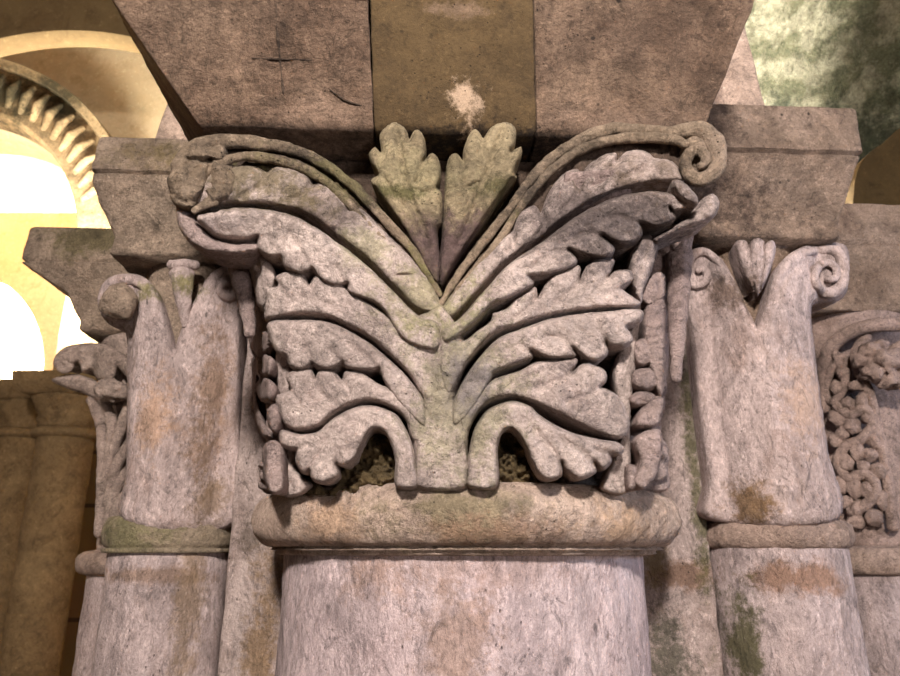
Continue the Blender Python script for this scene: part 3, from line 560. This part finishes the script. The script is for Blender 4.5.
# ================================================================== PIER CORE
core = thing('stone_pier', (0, .5, FL), 'flat limewashed stone pier core standing behind the clustered columns', 'pier')
V, Fc = prism([(FL, [(-.375, .125), (.388, .085), (.43, 1.0), (-.42, 1.0)]), (.50, [(-.375, .125), (.388, .085), (.43, 1.0), (-.42, 1.0)])], .02, .008, .003, 16)
mesh('pier_face', V, Fc, 'strip', core, angle=50)
V, Fc = prism([(FL, [(-.60, .30), (.59, .20), (.62, 1.1), (-.62, 1.1)]), (.70, [(-.60, .30), (.59, .20), (.62, 1.1), (-.62, 1.1)])], .03, .008, .003, 16)
mesh('pier_step', V, Fc, 'strip', core, angle=50)
V, Fc = prism([(FL, [(-.79, .68), (.86, .60), (.86, 1.2), (-.79, 1.2)]), (.70, [(-.79, .68), (.86, .60), (.86, 1.2), (-.79, 1.2)])], .03, .008, .003, 16)
mesh('pier_step', V, Fc, 'strip', core, angle=50)
# springers above the side imposts
for (pts, nm, lb) in (
        ([(.715, [(-.60, .13), (-.30, .12), (-.30, .5), (-.60, .5)]), (1.25, [(-.50, .13), (-.25, .12), (-.25, .5), (-.50, .5)])], 'l', 'pink tapering arch stone rising above the left impost block'),
        ([(.715, [(.30, .03), (.55, .02), (.55, .4), (.30, .4)]), (1.25, [(.20, .03), (.50, .02), (.50, .4), (.20, .4)])], 'r', 'pink tapering arch stone rising above the right impost block')):
    V, Fc = prism(pts, .02, .006, .003, 16); o = mesh('arch_springer', V, Fc, 'springer', angle=50); tag(o, lb, 'arch stone')
V, Fc = prism([(.727, [(-.40, -.36), (.385, -.33), (.385, .3), (-.40, .3)]), (1.4, [(-.36, -.30), (.35, -.28), (.35, .3), (-.36, .3)])], .03, .006, .003, 16)
o = mesh('arch_springer', V, Fc, 'springer', angle=50); tag(o, 'broad arch stone carried by the big central impost block above the frame', 'arch stone')

# ================================================================== SIDE COLUMNS
def torus_prof(z0, z1, R, r, flat=0):
    out = []; h = (z1-z0)/2; zc = (z0+z1)/2
    for i in range(9):
        a = -math.pi/2+math.pi*i/8; out.append((zc+h*math.sin(a), R+r*math.cos(a)))
    return out
# right smooth-leaf column
xr, yr = .496, .105
cr = thing('stone_column', (xr, yr, FL), 'slender limewashed shaft with a pale chipped ring, directly right of the central column', 'column')
V, Fc = lathe(xr, yr, [(FL, .112), (-.05, .1025), (.004, .103), (.012, .098)], amp=.002, s=16); mesh('shaft', V, Fc, 'wash2', cr)
V, Fc = lathe(xr, yr, [(.003, .098)]+torus_prof(.004, .046, .098, .015)+[(.05, .09)], amp=.004, s=34, k=140, dz=.006); mesh('neck_ring', V, Fc, 'pinkring', cr)
kr = thing('column_capital', (xr, yr, .048), 'smooth plain-leaf capital with a tight spiral at its right horn, right of the carved capital', 'capital')
V, Fc = lathe(xr, yr, [(.046, .09), (.36, .084), (.49, .095)], amp=.002, s=16); mesh('bell', V, Fc, 'imp_r', kr)
HR = [(713, 520), (708, 480), (701, 430), (695, 380), (690, 330), (684, 296), (684, 262), (698, 248), (716, 254), (732, 275), (745, 303), (757, 327, 1), (764, 305), (773, 275), (788, 255), (808, 245), (834, 242), (848, 249), (849, 272), (847, 292), (836, 302), (818, 303), (811, 310), (815, 350), (821, 400), (828, 450), (836, 520)]
sr = lambda x, z: np.minimum(cyl(xr, yr, .103)(x, z), yr-.05)-.10*np.clip(z-.33, 0, .2)*1.2
def spir(cx, cy, r0, r1, turns, a0, cw, n=26): return spiral(cx, cy, r0, r1, turns, a0, cw, n)
hr = leaf('smooth_leaf', HR, sr, 'wash', kr, H=.016, w=14, lift=.004, back=.075, step=2.6, grooves=[([(775, 300), (788, 275), (805, 262), (812, 268)], .004, 3)])
cord('horn_scroll', [(800, 256), (815, 251), (832, 250), (841, 258), (843, 272), (840, 286), (830, 293), (819, 289), (814, 278), (818, 267), (828, 263), (836, 270), (834, 279), (827, 279)], sr, 'wash', hr, [2, 4, 4.5, 5, 5, 5, 5, 5, 4.5, 4, 4, 3.5, 3.5, 3], lift=[.014, .022, .024, .030])
cord('horn_scroll', [(722, 268), (713, 257), (702, 252), (691, 257), (688, 270), (691, 283), (700, 285), (707, 278), (704, 269), (697, 271)], sr, 'wash', hr, [2, 3.5, 4, 4.5, 4.5, 4, 4, 3.5, 3.5, 3], lift=[.014, .022, .026])
for L in ([(756, 294), (748, 270), (750, 245), (757, 238), (765, 245), (766, 270), (759, 294)], [(753, 292), (742, 270), (735, 244), (745, 240), (751, 250), (755, 275)], [(760, 292), (762, 262), (764, 246), (773, 240), (776, 250), (770, 272)]):
    leaf('calyx_petal', L, sr, 'wash', kr, H=.014, w=5, lift=.012, back=.05, step=2)
V, Fc = prism([(.488, rect(xr, yr, .118, .118, RM)), (.515, rect(xr, yr, .118, .118, RM)), (.618, rect(xr, yr, .150, .156, RM)), (.622, rect(xr, yr, .145, .151, RM)), (.626, rect(xr, yr, .154, .160, RM)), (.708, rect(xr, yr, .155, .162, RM))], .008, .006, .0028, 22)
o = mesh('impost_block', V, Fc, 'imp_r', angle=50); tag(o, 'splayed impost block on the smooth spiral-horned capital, right of centre', 'impost block')
# left smooth-leaf column
xl, yl = -.494, .20
cl = thing('stone_column', (xl, yl, FL), 'slender limewashed shaft under a green mossy ring, directly left of the central column', 'column')
V, Fc = lathe(xl, yl, [(FL, .108), (-.05, .098), (.0, .098), (.012, .092)], amp=.002, s=16)
hp = at(190, 587, .1)
for i in range(len(V)):
    d2 = np.linalg.norm(V[i]-hp)
    if d2 < .012 and V[i, 1] < yl: V[i, 1] += .012
mesh('shaft', V, Fc, 'wash2', cl)
V, Fc = lathe(xl, yl, [(-.002, .094), (-.001, .108), (.005, .110), (.006, .106)]+torus_prof(.006, .056, .101, .010)+[(.058, .09)], amp=.002, s=24, k=140, dz=.006); mesh('neck_ring', V, Fc, 'greenring', cl)
kl = thing('column_capital', (xl, yl, .058), 'smooth plain-leaf capital with blunt horns and a small cone between, left of the carved capital', 'capital')
V, Fc = lathe(xl, yl, [(.056, .088), (.36, .080), (.50, .098)], amp=.002, s=16); mesh('bell', V, Fc, 'imp_l', kl)
HL = [(126, 522), (126, 470), (127, 400), (127, 350), (124, 328), (110, 325), (100, 312), (99, 294), (108, 280), (126, 274), (144, 277), (157, 292), (166, 318), (174, 350, 1), (184, 322), (200, 290), (213, 272), (228, 265), (242, 272), (244, 296), (240, 330), (238, 400), (234, 522)]
sl = lambda x, z: np.minimum(cyl(xl, yl, .098)(x, z), yl-.048)-.12*np.clip(z-.34, 0, .2)*1.2
hl = leaf('smooth_leaf', HL, sl, 'wash', kl, H=.016, w=13, lift=.004, back=.075, step=2.6)
V, Fc = blob(at(119, 303, .075), .030, (1, .9, 1.05), .22); mesh('scroll_drum', V, Fc, 'imp_l', hl)
cord('horn_scroll', [(147, 292), (138, 283), (124, 279), (110, 285), (104, 300), (110, 314), (123, 316), (130, 308), (124, 300)], sl, 'wash', hl, [2, 4, 5, 5, 5.5, 5.5, 5, 5, 4], lift=[.016, .022, .026])
cord('horn_scroll', [(213, 284), (221, 273), (232, 271), (237, 280), (236, 292), (229, 298), (221, 293), (221, 284), (228, 283)], sl, 'wash', hl, [2, 3.5, 4, 4, 4.5, 4, 4, 4, 3], lift=[.014, .022, .026])
cord('calyx_cone', [(185, 326), (184, 310), (183, 290), (182, 272)], sl, 'wash', kl, [3, 6, 9, 11], lift=.012)
cord('calyx_cap', [(170, 265), (183, 264), (197, 265)], sl, 'wash', kl, [4.5, 5, 4.5], lift=.02)
V, Fc = prism([(.495, rect(xl, yl, .125, .125, RM)), (.53, rect(xl, yl, .122, .122, RM)), (.57, rect(xl, yl, .138, .138, RM)), (.615, rect(xl, yl, .158, .158, RM)), (.632, rect(xl, yl, .158, .158, RM)), (.636, rect(xl, yl, .152, .152, RM)), (.640, rect(xl, yl, .160, .160, RM)), (.708, rect(xl, yl, .158, .158, RM))], .008, .007, .003, 22)
o = mesh('impost_block', V, Fc, 'imp_l', angle=50); tag(o, 'impost block with a mossy upper edge on the blunt-horned smooth capital, left of centre', 'impost block')

# outer left column with stringy leaf carving
xo, yo = -.725, .60
co = thing('stone_column', (xo, yo, FL), 'leftmost shaft of the pier, mostly hidden, with a thin projecting ring', 'column')
V, Fc = lathe(xo, yo, [(FL, .100), (-.04, .094)], amp=.002, s=16, k=72); mesh('shaft', V, Fc, 'wash2', co)
V, Fc = lathe(xo, yo, [(-.05, .09)]+torus_prof(-.047, .002, .098, .022)+[(.005, .08)], amp=.004, s=30, k=96, dz=.006); mesh('neck_ring', V, Fc, 'pinkring', co)
ko = thing('column_capital', (xo, yo, .004), 'far left carved capital with a curled drooping corner leaf and ribbed strands', 'capital')
V, Fc = lathe(xo, yo, [(.002, .082), (.2, .084), (.33, .105), (.475, .14)], amp=.002, s=20, k=72); mesh('bell', V, Fc, 'carved_l', ko)
so = lambda x, z: np.minimum(cyl(xo, yo, .10)(x, z), yo-.03)-.35*np.clip(z-.27, 0, .3)
leaf('corner_leaf', [(54, 366), (58, 352), (72, 345), (95, 343), (112, 347), (130, 358), (140, 372), (128, 378), (118, 368, 1), (112, 382), (98, 380), (92, 370, 1), (82, 372), (76, 362)], so, 'carved_l', ko, H=.02, w=8, lift=.02, back=.10, step=2.2)
leaf('corner_leaf', [(52, 380), (70, 374), (90, 378), (108, 388), (112, 400), (100, 404), (84, 394), (66, 388)], so, 'carved_l', ko, H=.02, w=6, lift=.015, back=.10, step=2.2)
cord('leaf_curl', spiral(66, 364, 9, 2, 1.3, -.5, -1, 16), so, 'carved_l', ko, [5, 4, 3], lift=.035)
V, Fc = blob(at(112, 390, .43), .03, (1.2, 1, .8), .5); mesh('leaf_curl', V, Fc, 'carved_l', ko)
for pp in ([(92, 398), (101, 425), (103, 460), (101, 500), (99, 535)], [(104, 400), (112, 425), (110, 455), (104, 490)], [(130, 405), (120, 430), (112, 455), (106, 490)], [(132, 440), (122, 455), (113, 475), (108, 505)], [(132, 468), (122, 478), (113, 495), (108, 525)], [(132, 492), (121, 500), (114, 515), (110, 540)], [(132, 512), (120, 518), (116, 540)]):
    cord('leaf_strand', pp, so, 'carved_l', ko, [5, 5, 4], lift=.014)
V, Fc = prism([(.478, rect(xo, yo, .14, .14, RM)), (.50, rect(xo, yo, .14, .14, RM)), (.56, rect(xo, yo, .165, .165, RM)), (.618, rect(xo-.04, yo, .22, .20, RM)), (.622, rect(xo-.04, yo, .212, .195, RM)), (.628, rect(xo-.04, yo, .222, .2, RM)), (.705, rect(xo-.04, yo, .214, .2, RM))], .01, .007, .003, 20)
o = mesh('impost_block', V, Fc, 'imp_l', angle=50); tag(o, 'far left hollow-curved impost block above the capital with the drooping leaf', 'impost block')

# outer right column with interlace carving
xq, yq = .865, .47
cq = thing('stone_column', (xq, yq, FL), 'rightmost shaft of the pier at the picture edge under a flat plain ring', 'column')
V, Fc = lathe(xq, yq, [(FL, .125), (-.04, .112)], amp=.002, s=16, k=72); mesh('shaft', V, Fc, 'wash2', cq)
V, Fc = lathe(xq, yq, [(-.045, .10)]+torus_prof(-.042, .008, .122, .012)+[(.012, .10)], amp=.002, s=30, k=96, dz=.006); mesh('neck_ring', V, Fc, 'pinkring', cq)
kq = thing('column_capital', (xq, yq, .010), 'far right capital covered in knotted foliage with a clenched leaf ball at its corner', 'capital')
V, Fc = lathe(xq, yq, [(.008, .100), (.2, .092), (.33, .10), (.48, .15)], amp=.002, s=20, k=72); mesh('bell', V, Fc, 'carved_r', kq)
sqf = lambda x, z: np.minimum(cyl(xq, yq, .105)(x, z), yq-.03)-.3*np.clip(z-.25, 0, .3)
cord('arch_band', [(824, 410), (822, 380), (828, 352), (845, 335), (870, 326), (905, 324)], sqf, 'carved_r', kq, [5, 6, 6, 6], lift=.02)
cord('vine_strand', [(830, 345), (838, 360), (845, 378), (840, 395), (830, 402), (826, 390), (830, 372), (842, 356)], sqf, 'carved_r', kq, [3.5], lift=.018)
cord('vine_strand', [(868, 336), (856, 350), (858, 370), (868, 390), (876, 420), (884, 460), (890, 500), (893, 528)], sqf, 'carved_r', kq, [4, 4, 5], lift=.014)
cord('vine_strand', [(836, 405), (850, 415), (864, 408), (872, 425), (860, 440), (846, 446), (838, 462), (848, 478), (866, 474), (876, 488), (866, 505), (850, 512)], sqf, 'carved_r', kq, [4.5], lift=.018)
rr = random.Random(3)
bl = []
for (x, y) in [(842, 372), (838, 388), (856, 385), (862, 400), (848, 403), (838, 418), (853, 426), (868, 418), (874, 440), (858, 452), (842, 434), (846, 462), (864, 466), (878, 470), (854, 488), (842, 484), (868, 490), (882, 500), (858, 508), (846, 502), (874, 518), (856, 522), (836, 440), (870, 455)]:
    P = project([(x, y)], .014, sqf)[0]; o = mesh('foliage_knob', *blob(P, .013+.004*rr.random(), (1, .9, .8+.6*rr.random()), .35, k=9, s=60), 'carved_r', kq)
for (x, y, r) in [(884, 362, .036), (870, 352, .022), (898, 352, .024), (872, 372, .024), (892, 380, .026), (904, 368, .026), (880, 346, .018), (864, 362, .018)]:
    mesh('leaf_ball', *blob(at(x, y, .30), r, (1, 1, .8), .4, k=14, s=45), 'carved_r', kq)
V, Fc = prism([(.478, rect(xq, yq, .15, .15, RM)), (.50, rect(xq, yq, .15, .15, RM)), (.61, rect(xq, yq, .20, .18, RM)), (.614, rect(xq, yq, .195, .176, RM)), (.62, rect(xq, yq, .205, .183, RM)), (.708, rect(xq, yq, .205, .183, RM))], .01, .007, .003, 20)
o = mesh('impost_block', V, Fc, 'imp_r', angle=50); tag(o, 'far right impost block above the capital of knotted foliage', 'impost block')

# ================================================================== THE HALL BEHIND
def slab(name, x0, x1, y0, y1, z0, z1, mat, kind='structure'):
    V = [(x, y, z) for z in (z0, z1) for x, y in ((x0, y0), (x1, y0), (x1, y1), (x0, y1))]
    o = mesh(name, V, [(3, 2, 1, 0), (4, 5, 6, 7), (0, 1, 5, 4), (1, 2, 6, 5), (2, 3, 7, 6), (3, 0, 4, 7)], mat, smooth=False)
    if kind: o['kind'] = kind
    return o
slab('floor', -6, 6, -4, 8, FL-.1, FL, 'paving')
slab('wall_back', -6, 6, 7.5, 7.7, FL, 5, 'cream')
slab('wall_left', -6.2, -6, -4, 7.7, FL, 5, 'cream')
slab('wall_right', 6, 6.2, -4, 7.7, FL, 5, 'cream')
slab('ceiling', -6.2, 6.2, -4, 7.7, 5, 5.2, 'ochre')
def arch_wall(name, cx, cz, r, x0, x1, z0, ztop, y0, y1, mat, k=48):
    """wall with one round-headed opening, solid"""
    a = [math.pi*i/k for i in range(k+1)]
    inner = [(cx+r*math.cos(t), cz+r*math.sin(t)) for t in a]       # right to left
    inner = [(cx+r, z0)]+inner+[(cx-r, z0)]
    outer = []
    for (x, z) in inner:
        if z <= cz+1e-6: outer.append((x1 if x > cx else x0, z))
        else:
            dx, dz = x-cx, z-cz
            f = min([ (ztop-cz)/dz ] + ([(x1-cx)/dx] if dx > 1e-6 else []) + ([(x0-cx)/dx] if dx < -1e-6 else []))
            outer.append((cx+dx*f, cz+dz*f))
    n = len(inner); V = [(x, y0, z) for x, z in inner]+[(x, y0, z) for x, z in outer]+[(x, y1, z) for x, z in inner]+[(x, y1, z) for x, z in outer]; Fc = []
    for i in range(n-1):
        Fc += [(i, n+i, n+i+1, i+1), (2*n+i+1, 3*n+i+1, 3*n+i, 2*n+i), (i+1, 2*n+i+1, 2*n+i, i), (n+i, 3*n+i, 3*n+i+1, n+i+1)]
    # corner fill at the top corners
    return np.array(V, float), Fc
ACX, ACZ, AR = -3.36, 1.745, 1.07
V, Fc = arch_wall('w', ACX, ACZ, AR, -6, -.9, .80, 4.6, 3.0, 3.5, 'cream')
o = mesh('wall_center', V, Fc, 'cream', smooth=False); o['kind'] = 'structure'
slab('wall_lower', -6, -.9, 3.0, 3.5, FL, .80, 'masonry').name = 'wall_front'
# carved arch band
def arc_band(cx, cz, r0, r1, y0, y1, a0, a1, n=70, carve=0):
    V = []; Fc = []; prof = [(r0, y1), (r0, y0+.03), (r0+.02, y0), (r1-.06, y0), (r1-.05, y0-.04), (r1, y0-.05), (r1+.01, y1)]
    m = len(prof)
    for i in range(n+1):
        t = a0+(a1-a0)*i/n
        for (r, y) in prof: V.append((cx+r*math.cos(t), y, cz+r*math.sin(t)))
    for i in range(n):
        for j in range(m-1):
            a = i*m+j; Fc.append((a, a+1, a+m+1, a+m))
    Fc.append(tuple(range(m))[::-1]); Fc.append(tuple(n*m+j for j in range(m)))
    return np.array(V), Fc
arch = thing('carved_arch', (ACX, 2.9, .8), 'weathered carved round arch before the bright glowing bay, upper left background', 'arch')
V, Fc = arc_band(ACX, ACZ, AR-.02, AR+.34, 2.86, 3.1, 0, math.pi); mesh('arch_band', V, Fc, 'archv', arch, angle=40)
V, Fc = prism([(.80, [(ACX+AR-.02, 2.86), (ACX+AR+.34, 2.86), (ACX+AR+.34, 3.1), (ACX+AR-.02, 3.1)]), (ACZ, [(ACX+AR-.02, 2.86), (ACX+AR+.34, 2.86), (ACX+AR+.34, 3.1), (ACX+AR-.02, 3.1)])], .05, .01, .004, 8); mesh('jamb', V, Fc, 'archv', arch)
for i in range(26):
    t = math.radians(18+i*5.2)
    p0 = np.array([ACX+(AR+.05)*math.cos(t), 2.85, ACZ+(AR+.05)*math.sin(t)]); p1 = np.array([ACX+(AR+.24)*math.cos(t+.03), 2.84, ACZ+(AR+.24)*math.sin(t+.03)])
    V, Fc = tube([p0, (p0+p1)/2+np.array([0, -.03, 0]), p1], [.018, .03, .018], k=10, amp=.004); mesh('carved_tongue', V, Fc, 'archv', arch)
# inner bay: a second, lower arch and lit wall
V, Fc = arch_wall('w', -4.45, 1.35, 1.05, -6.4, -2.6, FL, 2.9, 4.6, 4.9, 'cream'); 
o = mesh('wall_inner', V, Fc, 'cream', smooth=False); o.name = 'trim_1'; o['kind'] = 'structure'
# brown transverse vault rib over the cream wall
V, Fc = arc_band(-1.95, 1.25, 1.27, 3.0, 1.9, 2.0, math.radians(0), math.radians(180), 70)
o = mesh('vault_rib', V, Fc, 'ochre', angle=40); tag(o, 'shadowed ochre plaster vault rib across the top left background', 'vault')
# distant columns lower left
for (px, r, y, lb) in ((66, .125, 2.35, 'brown distant column of stacked drums, nearer of the pair lower left'), (22, .11, 2.75, 'darker distant column behind the brown one at the left picture edge')):
    p = at(px, 440, y); zc = p[2]; x = p[0]
    c = thing('distant_column', (x, y, FL), lb, 'column')
    prof = [(FL, r*1.03)]
    for j in range(1, 9):
        z = FL+(zc-FL)*j/8; prof += [(z-.008, r), (z-.004, r*.975), (z, r)]
    V, Fc = lathe(x, y, prof, amp=.003, s=8, k=48, dz=.04); mesh('shaft', V, Fc, 'brown', c)
    V, Fc = lathe(x, y, [(zc-.0, r)]+torus_prof(zc, zc+.05, r, .03)+[(zc+.055, r)], k=48, amp=.003, s=12); mesh('neck_ring', V, Fc, 'brown', c)
    V, Fc = lathe(x, y, [(zc+.05, r), (zc+.12, r*1.1, ), (zc+.2, r*1.35)], k=48, amp=.02, s=14); mesh('capital', V, Fc, 'brown', c)
    V, Fc = prism([(zc+.2, rect(x, y, r*1.3, r*1.3)), (zc+.24, rect(x, y, r*1.55, r*1.55)), (zc+.30, rect(x, y, r*1.6, r*1.6))], .04, .01, .004, 9); mesh('abacus', V, Fc, 'brown', c)
# right: mottled vaulted wall and a brown arch pier
nx, nz = 90, 50; V = []; Fc = []
for i in range(nx+1):
    for j in range(nz+1):
        x = .9+3.6*i/nx; u = j/nz; z = .3+2.9*math.sin(u*math.pi/2); y = 3.2-1.6*(1-math.cos(u*math.pi/2))
        V.append((x, y+.05*fb((x, y, z), 2.5, 5), z))
for i in range(nx):
    for j in range(nz):
        a = i*(nz+1)+j; Fc.append((a, a+1, a+nz+2, a+nz+1))
n0 = len(V); V = np.array(V); V = np.concatenate([V, V+np.array([0, .25, .1])]); Fc = [tuple(reversed(f)) for f in Fc]+[tuple(i+n0 for i in f) for f in Fc]
o = mesh('ceiling_right', V, Fc, 'mottled'); tag(o, 'mottled green and white plaster vault glowing behind the pier, upper right', 'vault', kind='structure')
outl = catmull([(852, 330), (852, 240), (853, 200), (858, 170), (870, 152), (885, 142), (900, 128), (930, 118), (990, 120), (990, 330)], 4)
Wf = at(outl[:, 0], outl[:, 1], 1.6); n = len(Wf); Vb = Wf+np.array([0, .5, 0]); V = np.concatenate([Wf, Vb])
Fc = [tuple(range(n))]+[tuple(range(2*n-1, n-1, -1))]+[((i+1) % n, i, i+n, (i+1) % n+n) for i in range(n)]
o = mesh('round_headed_pier', V, Fc, 'dim', angle=40); tag(o, 'blurred brown round-headed pier at the right picture edge behind the far impost block', 'pier')

# ================================================================== LIGHT, WORLD, CAMERA
def area(name, loc, target, size, power, color, sy=None):
    l = bpy.data.lights.new(name, 'AREA'); l.energy = power; l.color = color; l.size = size
    if sy: l.shape = 'RECTANGLE'; l.size_y = sy
    o = bpy.data.objects.new(name, l); COL.objects.link(o); o.location = (loc[0], loc[1], loc[2]+EYE)
    d = Vector(target)-Vector(loc); o.rotation_euler = d.to_track_quat('-Z', 'Y').to_euler(); return o
area('front_lamp', (-.14, -2.5, 1.15), (0, -.2, .2), .20, 140, (1, .935, .88))
area('front_fill', (1.3, -2.8, .0), (.1, 0, .2), .9, 32, (1, .92, .90))
area('cool_side_lamp', (1.9, -.5, .5), (.3, 0, .1), .3, 13, (.55, .70, 1))
area('bay_lamp', (-4.6, 6.0, 1.8), (-4.2, 7.5, 2.0), 1.5, 2600, (1, .95, .86))
area('bay_lamp', (-4.6, 6.0, 2.6), (-4.4, 6.4, 5.0), 1.2, 1500, (1, .95, .86))
area('bay_lamp', (-4.4, 3.7, .2), (-4.2, 4.6, 2.6), .8, 22, (1, .92, .78))
area('vault_lamp', (-2.2, 2.35, 1.2), (-2.1, 2.9, 2.8), .5, 130, (1, .95, .84))
area('bay_front_fill', (-2.2, -.2, -.3), (-2.6, 2.4, .6), .5, 10, (1, .90, .76))  # added fill with no visible source, brightens the distant columns
area('corner_lamp', (1.6, 1.95, .9), (1.8, 2.7, 2.2),   .3, 1000, (1, .97, .86))
w = bpy.data.worlds.new('hall'); S.world = w; w.use_nodes = True
w.node_tree.nodes['Background'].inputs[0].default_value = (1, .85, .72, 1); w.node_tree.nodes['Background'].inputs[1].default_value = .06
cam = bpy.data.cameras.new('camera'); co_ = bpy.data.objects.new('camera', cam); COL.objects.link(co_)
cam.sensor_width = 36; cam.lens = F/900*36; cam.clip_start = .02
co_.location = (CAM[0], CAM[1], EYE); co_.rotation_euler = (math.pi/2+PITCH, 0, 0)
cam.dof.use_dof = True; cam.dof.focus_distance = .80; cam.dof.aperture_fstop = 11
S.camera = co_
S.view_settings.view_transform = 'Standard'; S.view_settings.look = 'None'; S.view_settings.gamma = 1; S.view_settings.exposure = 0
